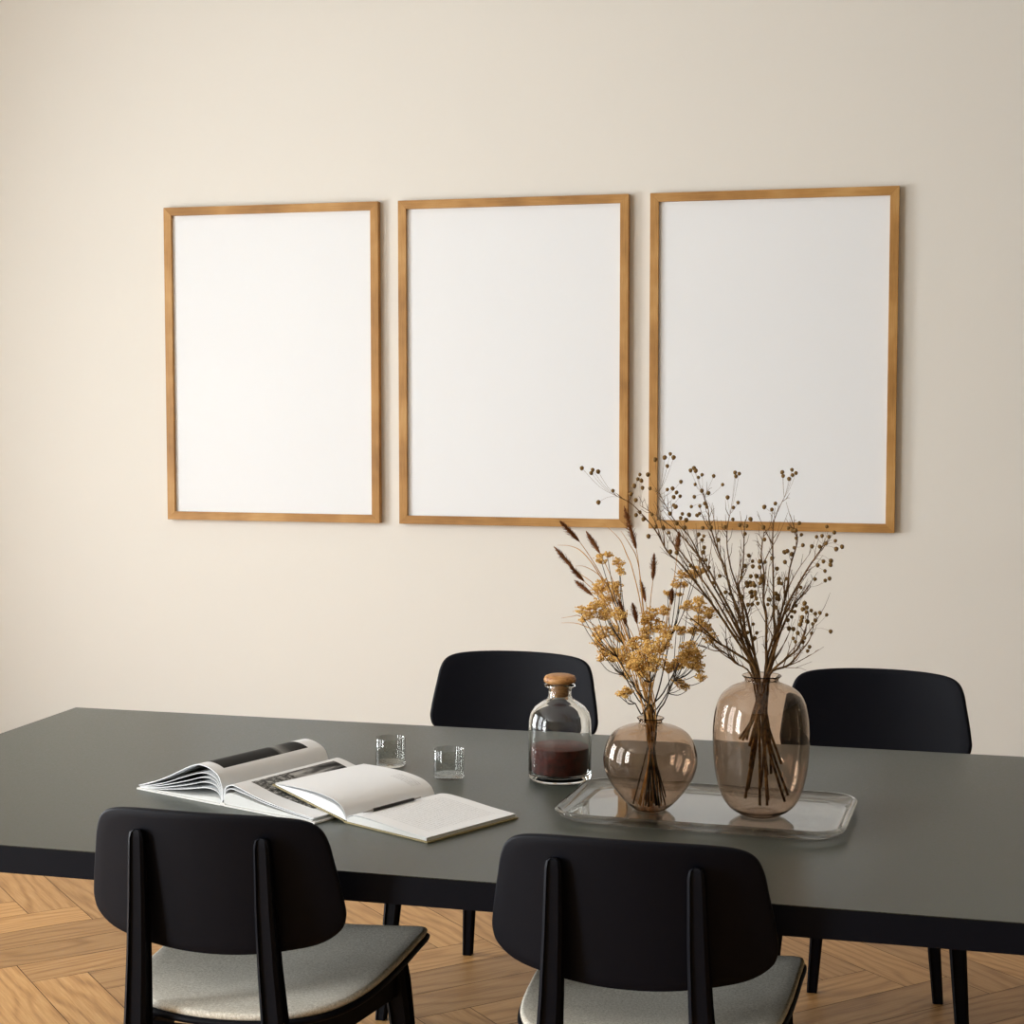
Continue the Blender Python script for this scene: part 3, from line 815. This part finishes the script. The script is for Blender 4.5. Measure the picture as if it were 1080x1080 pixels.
# berries seen in the photo
c3 = [(143,110),(180,116),(175,127),(199,122),(250,188),(200,228),(343,132),(336,148),(348,153),(371,132),(324,171),(352,178),(378,180),(312,199),(329,220),(343,262),(330,272),(356,286),(396,80),
      (429,73),(448,61),(460,73),(438,103),(518,118),(530,110),(536,119),(545,142),(558,133),(485,157),(598,137),(534,166),(629,167),(438,184),(456,180),(460,210),(470,194),(482,207),(557,188),(580,196),(531,209),(646,211),
      (460,238),(467,243),(521,243),(550,241),(568,232),(574,244),(447,267),(490,268),(484,282),(513,271),(540,273),(549,267),(682,229),(666,246),(664,287),(725,286),(672,125),(686,129),(675,138),
      (835,124),(838,137),(868,116),(870,134),(882,127),(858,147),(773,244),(799,253),(811,232),(385,270),(397,313),(424,316),(443,333),(470,300),(503,289),(373,345),(498,315),(560,316),(546,339),(564,345),(588,315),(614,358),(558,358),
      (565,384),(562,400),(556,424),(638,313),(688,306),(712,310),(769,314),(773,356),(706,337),(894,300),(856,317),(870,326),(880,326),(901,340),(988,312),(1014,332),(953,347),(972,344),(996,347),(1018,361),(1041,381),(1021,389),(986,370),(964,381),(937,380),(906,376),
      (448,398),(470,402),(518,445),(582,453),(572,427),(620,483),(719,412),(732,431),(706,447),(758,432),(775,434),(726,484),(733,449),(883,352),(876,385),(868,407),(842,400),(852,396),(817,457),(800,421),(977,432),(957,445),(1003,430),(1001,444),(982,465),(998,491),(983,498),(948,493),
      (757,452),(768,483),(746,483),(844,434),(849,492),(741,548),(728,514),(740,516),(735,506),(788,563),(821,551),(899,522),(812,543),(715,515),(760,490),(729,537),(763,500)]
c7 = [(690,484),(705,511),(677,524),(633,500),(734,532),(702,543),(762,554),(792,548),(838,561),(762,598),(744,622),(707,606),(674,578),(668,602),(660,627),(624,541),(606,536),(614,656),(644,683),(737,685),(864,673),(690,717),(614,719),(676,742),(723,776),(711,804),
      (516,432),(504,450),(516,455),(498,512),(559,411),(536,352),(518,345),(518,320),(363,297),(330,303),(300,347),(325,345),(351,360),(305,370),(324,411),(358,408),(338,437),(366,452),(376,485),(338,492),(311,494),(444,492),(455,460),(268,440),(190,421),(160,410),(234,518),(120,300),(77,348),(345,624),(354,718),(308,680),(268,724),(370,682),(628,742),(585,652),(578,596),(602,575),(390,350),(265,312),(604,152),(130,420),(262,575)]
berries = [(570 + x / 3.273, 460 + y / 3.273) for x, y in c3] + [(740 + x / 6.353, 560 + y / 6.353) for x, y in c7]

branches = []
for bi, (px, off, lab) in enumerate(BR):
    n = len(px)
    bt, nk = neck_path(TV, 0.248, 0.018, rnd, 0.066, rnd.choice([0.04, 0.07, 0.10, 0.14, 0.03]))
    pts = []
    for k, (x, y) in enumerate(px):
        f = 1 - k / (n - 1)          # 1 at the tip
        pts.append(atY(x, y, nk.y + off * f ** 0.9 + 0.006 * rnd.uniform(-1, 1) * f))
    # the course ends in the neck, then runs down inside the vase
    low = nk
    pts = pts[:-1] + [pts[-1].lerp(nk, 0.5), low + (bt - low) * 0.45 + Vector((rnd.uniform(-1, 1), rnd.uniform(-1, 1), 0)) * 0.006, bt]
    pts = catmull(pts, 4)
    m = len(pts)
    rt = 0.0005; rb = rnd.uniform(0.0022, 0.0031)
    rad = [rt + (rb - rt) * min(1, (k / (m * 0.8))) ** 0.8 for k in range(m)]
    branches.append(dict(pts=pts, rad=rad, label=lab, twigs=[], berries=[], base=bt, off=off, nout=int(m * (n - 1) / (n + 1))))
# side twigs
for B in branches:
    P = B['pts']; no = B['nout']
    for k in range(1, no - 1):
        if rnd.random() < 0.7:
            p = P[k]; d = (P[k - 1] - P[k + 1]).normalized()
            side = Vector((rnd.uniform(-1, 1), rnd.uniform(-1, 1), rnd.uniform(-0.2, 0.6))).normalized()
            frac = k / no
            ln = rnd.uniform(0.012, 0.030) + 0.035 * rnd.random() * frac
            q1 = p + (d * 0.6 + side * 0.5).normalized() * ln * 0.5
            q2 = q1 + (d * 0.9 + side * 0.3 + Vector((0, 0, 0.3))).normalized() * ln * 0.7
            B['twigs'].append(([p, q1, q2], [0.0009, 0.0006, 0.0003]))
            if rnd.random() < 0.5:
                q3 = q1 + (side * 0.9 + d * 0.3).normalized() * ln * 0.45
                B['twigs'].append(([q1, q1.lerp(q3, 0.5) + Vector((0, 0, 0.002)), q3], [0.0006, 0.0004, 0.00025]))
for B in branches:      # longer secondary twigs filling the lower crown
    P = B['pts']; no = B['nout']
    for k in range(int(no * 0.30), no - 2):
        for _ in range(2 if k > no * 0.55 else 1):
            if rnd.random() > (0.04 + 0.42 * (k / no) ** 1.5): continue
            p = P[k]; d = (P[k - 3 if k > 3 else 0] - P[k + 1]).normalized()
            side = Vector((rnd.uniform(-1, 1), rnd.uniform(-1, 1), 0)).normalized()
            ln = rnd.uniform(0.05, 0.11)
            q = [p]; dd = (d * 0.8 + side * 0.55 + Vector((0, 0, 0.15))).normalized()
            for j in range(4):
                dd = (dd + Vector((rnd.uniform(-1, 1), rnd.uniform(-1, 1), rnd.uniform(0.1, 0.9))) * 0.22).normalized()
                q.append(q[-1] + dd * ln / 4)
            B['twigs'].append((catmull(q, 2), [0.0014, 0.0013, 0.0011, 0.0010, 0.0008, 0.0007, 0.0005, 0.0004, 0.0003]))
            for j in (1, 2, 3):
                if rnd.random() < 0.6:
                    e = q[j] + (dd + Vector((rnd.uniform(-1, 1), rnd.uniform(-1, 1), rnd.uniform(-0.2, 0.8))) * 0.9).normalized() * rnd.uniform(0.01, 0.025)
                    B['twigs'].append(([q[j], q[j].lerp(e, 0.5) + Vector((0, 0, 0.001)), e], [0.0007, 0.0005, 0.0003]))
def proj2(p):
    v = p - CAM; z = v.dot(CF)
    return 540 + F_PX * v.dot(CR) / z, 540 - F_PX * v.dot(CU) / z
cand = []
for bi, B in enumerate(branches):
    for k in range(0, B['nout']):
        cand.append((bi, k, proj2(B['pts'][k])))
for (x, y) in berries:
    best = min(cand, key=lambda c: (c[2][0] - x) ** 2 + ((c[2][1] - y) * (0.75 if c[2][1] > y else 1.6)) ** 2 + (0 if len(branches[c[0]]['berries']) < 30 else 500))
    B = branches[best[0]]; p0 = B['pts'][best[1]]
    q = atY(x, y, p0.y + rnd.uniform(-0.012, 0.012))
    B['berries'].append((q, rnd.choice([0.0034, 0.0037, 0.0040, 0.0043])))
    dist = (q - p0).length
    mid = p0.lerp(q, 0.5) + Vector((0, 0, -0.10 * dist)) if q.z > p0.z else p0.lerp(q, 0.5) + Vector((0, 0, 0.12 * dist))
    if dist > 0.004: B['twigs'].append((catmull([p0, mid, q], 3), 0.00024))
for B in branches:
    bm = bmesh.new()
    base = B['base']
    add_tube(bm, [p - base for p in B['pts']], B['rad'], 6)
    for pts, rad in B['twigs']: add_tube(bm, [p - base for p in pts], rad, 4)
    o = new_obj('berry_branch', bm, M_TWIG); o.location = base
    tag(o, B['label'], 'dried branch', 'berry branches in the tall vase')
    for (q, r) in B['berries']:
        b = bpy.data.objects.new('berry', ME_BERRY); COL.objects.link(b)
        b.parent = o; b.location = q - base; b.scale = (r, r, r)
        b.rotation_euler = (rnd.uniform(-0.5, 0.5), rnd.uniform(-0.5, 0.5), rnd.uniform(0, 6))

# plumed grasses in the round vase: tip, base of plume (photo), bend points, width
GR = [((590, 549), (611, 571), [(633, 605), (652, 645)], 0.013, -0.10, 'brown plumed grass whose leaning head crosses the middle frame rail furthest left'),
      ((618, 560), (633, 584), [(650, 622), (664, 670)], 0.012, 0.08, 'brown plumed grass leaning left just above the topmost yellow florets'),
      ((584, 576), (606, 601), [(628, 618), (650, 655)], 0.012, 0.02, 'brown plumed grass leaning furthest to the left'),
      ((601, 597), (616, 613), [(636, 633), (655, 668)], 0.011, -0.05, 'brown plumed grass directly under the furthest left one'),
      ((606, 612), (625, 628), [(645, 655), (662, 690)], 0.011, 0.05, 'small brown plumed grass, lowest on the left edge'),
      ((658, 533), (671, 579), [(675, 610), (679, 660)], 0.018, 0.03, 'large brown plumed grass standing tallest against the middle frame edge'),
      ((690, 583), (688.5, 612), [(686, 635), (684, 680)], 0.012, -0.03, 'brown plumed grass upright in the middle, right of the tallest one'),
      ((675, 611), (681, 635), [(683, 655), (684, 690)], 0.010, 0.06, 'thin brown plumed grass beneath the tallest one'),
      ((716, 560), (714, 586), [(709, 622), (698, 680)], 0.013, 0.10, 'brown plumed grass in front of the right frame lower rail'),
      ((709, 621), (708, 638), [(703, 660), (694, 700)], 0.011, -0.06, 'short brown plumed grass beside the right-hand florets'),
      ((667, 636), (672, 658), [(675, 670), (681, 700)], 0.012, 0.0, 'brown plumed grass half hidden in the florets, right of centre'),
      ((652, 632), (661, 658), [(668, 672), (678, 702)], 0.013, -0.04, 'brown plumed grass half hidden in the florets, left of centre')]
def stem_down(pts2d, off, nkbt, rnd):
    bt, nk = nkbt
    pts = []; n = len(pts2d)
    for k, (x, y) in enumerate(pts2d):
        f = 1 - k / n
        pts.append(atY(x, y, nk.y + off * f))
    return pts + [nk, bt]
for (tip, base, bend, w, off, lab) in GR:
    bt, nk = neck_path(RV, 0.170, 0.014, rnd, 0.026, 0.008)
    course = stem_down([tip, base] + bend, off, (bt, nk), rnd)
    pts = catmull(course, 5)
    bm = bmesh.new()
    add_tube(bm, [p - bt for p in pts[3:]], [0.0005 + 0.0006 * min(1, k / 12) for k in range(len(pts[3:]))], 5)
    o = new_obj('plumed_grass', bm, M_STRAW); o.location = bt
    tag(o, lab, 'dried grass', 'plumed grasses in the round vase')
    bm = bmesh.new()
    A, Bp = pts[0] - bt, pts[5] - bt
    ax = (A - Bp); Lh = ax.length; axn = ax.normalized()
    add_tube(bm, [Bp, Bp.lerp(A, 0.25), Bp.lerp(A, 0.6), A], [0.0010, 0.0036, 0.0026, 0.0004], 6)
    for k in range(420):
        u = rnd.random() ** 1.3
        p = Bp.lerp(A, u * 0.93)
        rr = w * 0.95 * (math.sin(pi * min(1, (u + 0.08) * 0.93)) ** 0.8) * rnd.uniform(0.6, 1.05)
        th = rnd.uniform(0, 2 * pi)
        o1 = axn.orthogonal().normalized(); o2 = axn.cross(o1)
        side = o1 * cos(th) + o2 * sin(th)
        q = p + side * rr * rnd.uniform(0.5, 1.0) + axn * (0.35 * rr + 0.005)
        wd = side.cross(axn) * 0.00055
        m1 = p.lerp(q, 0.5) + side * rr * 0.08
        v = [bm.verts.new(z) for z in (p - wd, p + wd, m1 + wd, q, m1 - wd)]
        bm.faces.new(v)
    pl = new_obj('plume', bm, M_PLUME, o); pl['label'] = 'feathery brown seed head'
# thin dry blades among the grasses
BL = [([(588, 575), (602, 576), (615, 583), (630, 603), (648, 640), (668, 700)], 0.03, 'fine dry blade arching left above the furthest left plume'),
      ([(607, 597), (618, 598), (635, 610), (652, 640), (670, 695)], -0.06, 'dry blade arching low to the left of the florets'),
      ([(636, 552), (653, 568), (661, 585), (667, 600), (676, 640), (683, 700)], 0.07, 'fine dry blade between the two frames corner and the tall plume'),
      ([(592, 652), (604, 650), (612, 650), (632, 664), (655, 690)], -0.02, 'short dry blade sticking out to the left at floret height'),
      ([(592, 657), (605, 657), (616, 660), (633, 670), (654, 700)], 0.05, 'lowest dry blade sticking out to the left'),
      ([(655, 560), (664, 574), (672, 590), (677, 625), (682, 690)], -0.08, 'thin dry blade running up beside the tallest plume')]
for (c, off, lab) in BL:
    bt, nk = neck_path(RV, 0.170, 0.014, rnd, 0.026, 0.008)
    pts = catmull(stem_down(c, off, (bt, nk), rnd), 4)
    bm = bmesh.new(); add_tube(bm, [p - bt for p in pts], [0.0003 + 0.0007 * min(1, k / 8) for k in range(len(pts))], 4)
    o = new_obj('grass_blade', bm, M_STRAW); o.location = bt
    tag(o, lab, 'dried grass', 'thin dry blades in the round vase')

# yellow flower sprays: heads are photo-traced clusters (x, y, radius px)
def cc(l, ox, oy, s): return [(ox + x / s, oy + y / s, r / s) for x, y, r in l]
SP = [
    (cc([(330,300,40),(440,325,36),(445,385,26),(365,275,22)],580,540,6), -0.06, 'yellow flower spray topmost on the left'),
    (cc([(330,470,52),(420,480,46),(400,530,52),(330,570,50),(300,505,30)],580,540,6), 0.03, 'yellow flower spray at upper left below the topmost one'),
    (cc([(250,640,55),(350,650,52),(440,650,50),(200,625,30),(290,600,30),(205,690,18)],580,540,6), -0.09, 'yellow flower spray spreading furthest left'),
    (cc([(320,770,58),(400,750,46),(300,830,36),(440,800,36),(350,885,50),(390,925,38),(320,935,20)],580,540,6), 0.05, 'yellow flower spray low on the left'),
    (cc([(640,650,52),(720,630,36),(660,720,56),(720,750,46),(600,780,52),(540,835,52),(600,690,36)],580,540,6), -0.02, 'yellow flower spray filling the middle of the bunch'),
    (cc([(700,850,62),(620,860,56),(560,930,56),(680,920,56),(740,800,30)],580,540,6) + [(689,703,8),(678,709,8),(672,702,9)], -0.08, 'dense yellow flower spray low in the middle'),
    (cc([(830,400,32),(800,460,32),(850,465,24),(745,520,26),(930,375,44),(900,400,40),(820,525,16)],580,540,6), 0.07, 'yellow flower spray at upper right reaching into the branches'),
    (cc([(870,595,44),(950,570,44),(1010,640,52),(930,690,44),(980,740,44),(1020,800,44),(910,760,34),(940,620,30)],580,540,6), 0.02, 'large yellow flower spray on the right in front of the branches'),
    (cc([(830,745,32),(800,740,20),(880,860,50),(930,910,44),(840,930,44),(880,960,44),(840,770,16)],580,540,6) + [(728,692,8),(738,705,7),(739,716,5),(734,699,6)], -0.03, 'yellow flower spray at lower right'),
    ([(655,690,11),(664,700,9),(672,703,9),(661,713,6),(646,688,7),(683,722,5)], 0.06, 'small yellow flower spray just above the round vase, left side'),
    ([(705,705,8),(712,702,8),(717,700,7),(719,722,6),(714,720,4),(724,726,4)], 0.04, 'small yellow flower spray just above the round vase, right side'),
    ([(659,733,5),(654,732,4),(664,731,3),(661,728,3)], -0.05, 'tiny lowest yellow flower spray hanging left of the vase neck'),
]
def floret(bm, c, r, rnd):
    ph = rnd.uniform(0, 6); ct = cos(ph); st = sin(ph)
    vs = [bm.verts.new(c + Vector(v) * r * rnd.uniform(0.8, 1.15)) for v in
          ((ct, st, 0), (-st, ct, 0.1), (-ct, -st, 0), (st, -ct, -0.1), (0, 0, 1), (0, 0, -0.8))]
    for a, b, d in ((0, 1, 4), (1, 2, 4), (2, 3, 4), (3, 0, 4), (1, 0, 5), (2, 1, 5), (3, 2, 5), (0, 3, 5)): bm.faces.new((vs[a], vs[b], vs[d]))
for (heads, off, lab) in SP:
    bt, nk = neck_path(RV, 0.170, 0.013, rnd, 0.038, rnd.choice([0.012, 0.02, 0.008]))
    cx = sum(h[0] for h in heads) / len(heads); cy = sum(h[1] for h in heads) / len(heads)
    hub2 = (cx * 0.6 + 686 * 0.4, cy + 0.42 * (757 - cy))
    hub = atY(hub2[0], hub2[1], nk.y + off * 0.5)
    bm = bmesh.new()
    main = catmull([hub, hub.lerp(nk, 0.5) + Vector((0, 0, -0.004)), nk, bt], 5)
    add_tube(bm, [p - bt for p in main], [0.0011 + 0.0005 * min(1, k / 8) for k in range(len(main))], 6)
    heads3 = []
    for (x, y, r) in heads:
        c = atY(x, y, nk.y + off + rnd.uniform(-0.025, 0.025)); R = r / 552.0
        root = c + Vector((0, 0, -R * 0.7))
        mid = hub.lerp(root, 0.55) + Vector((0, 0, -0.12 * (root - hub).length)) + Vector((rnd.uniform(-1, 1) * 0.004, 0, 0))
        add_tube(bm, [p - bt for p in catmull([hub, mid, root], 4)], [0.0010, 0.0009, 0.0009, 0.0008, 0.0008, 0.0007, 0.0007, 0.0006, 0.0006], 5)
        heads3.append((c, R, root))
    o = new_obj('flower_spray', bm, M_DARK); o.location = bt
    tag(o, lab, 'dried flower', 'yellow flower sprays in the round vase')
    for (c, R, root) in heads3:
        bm = bmesh.new()
        nb = max(6, int(7 + 1.15e5 * R * R))
        for k in range(nb):
            # small bunches of florets spread through an uneven, slightly flattened cloud
            a = rnd.uniform(0, 2 * pi); cz_ = rnd.uniform(-0.75, 1.0); rr = math.sqrt(max(0.05, 1 - cz_ * cz_)) * rnd.uniform(0.35, 1.12)
            p = Vector((rr * cos(a), rr * sin(a), cz_ * 0.85 * rnd.uniform(0.6, 1.05))) * R
            q = c - bt + p
            add_tube(bm, [root - bt, (root - bt).lerp(q, 0.55) + Vector((0, 0, -0.001)), q], [0.0005, 0.0004, 0.0003], 3)
            for j in range(rnd.randint(4, 7)):
                w3 = Vector((rnd.gauss(0, 1), rnd.gauss(0, 1), abs(rnd.gauss(0, 0.5)))) * 0.0029
                floret(bm, q + w3, rnd.uniform(0.0014, 0.0024), rnd)
        f = new_obj('flower_head', bm, M_YARROW, o, smooth=False); f['label'] = 'cluster of tiny mustard yellow florets'
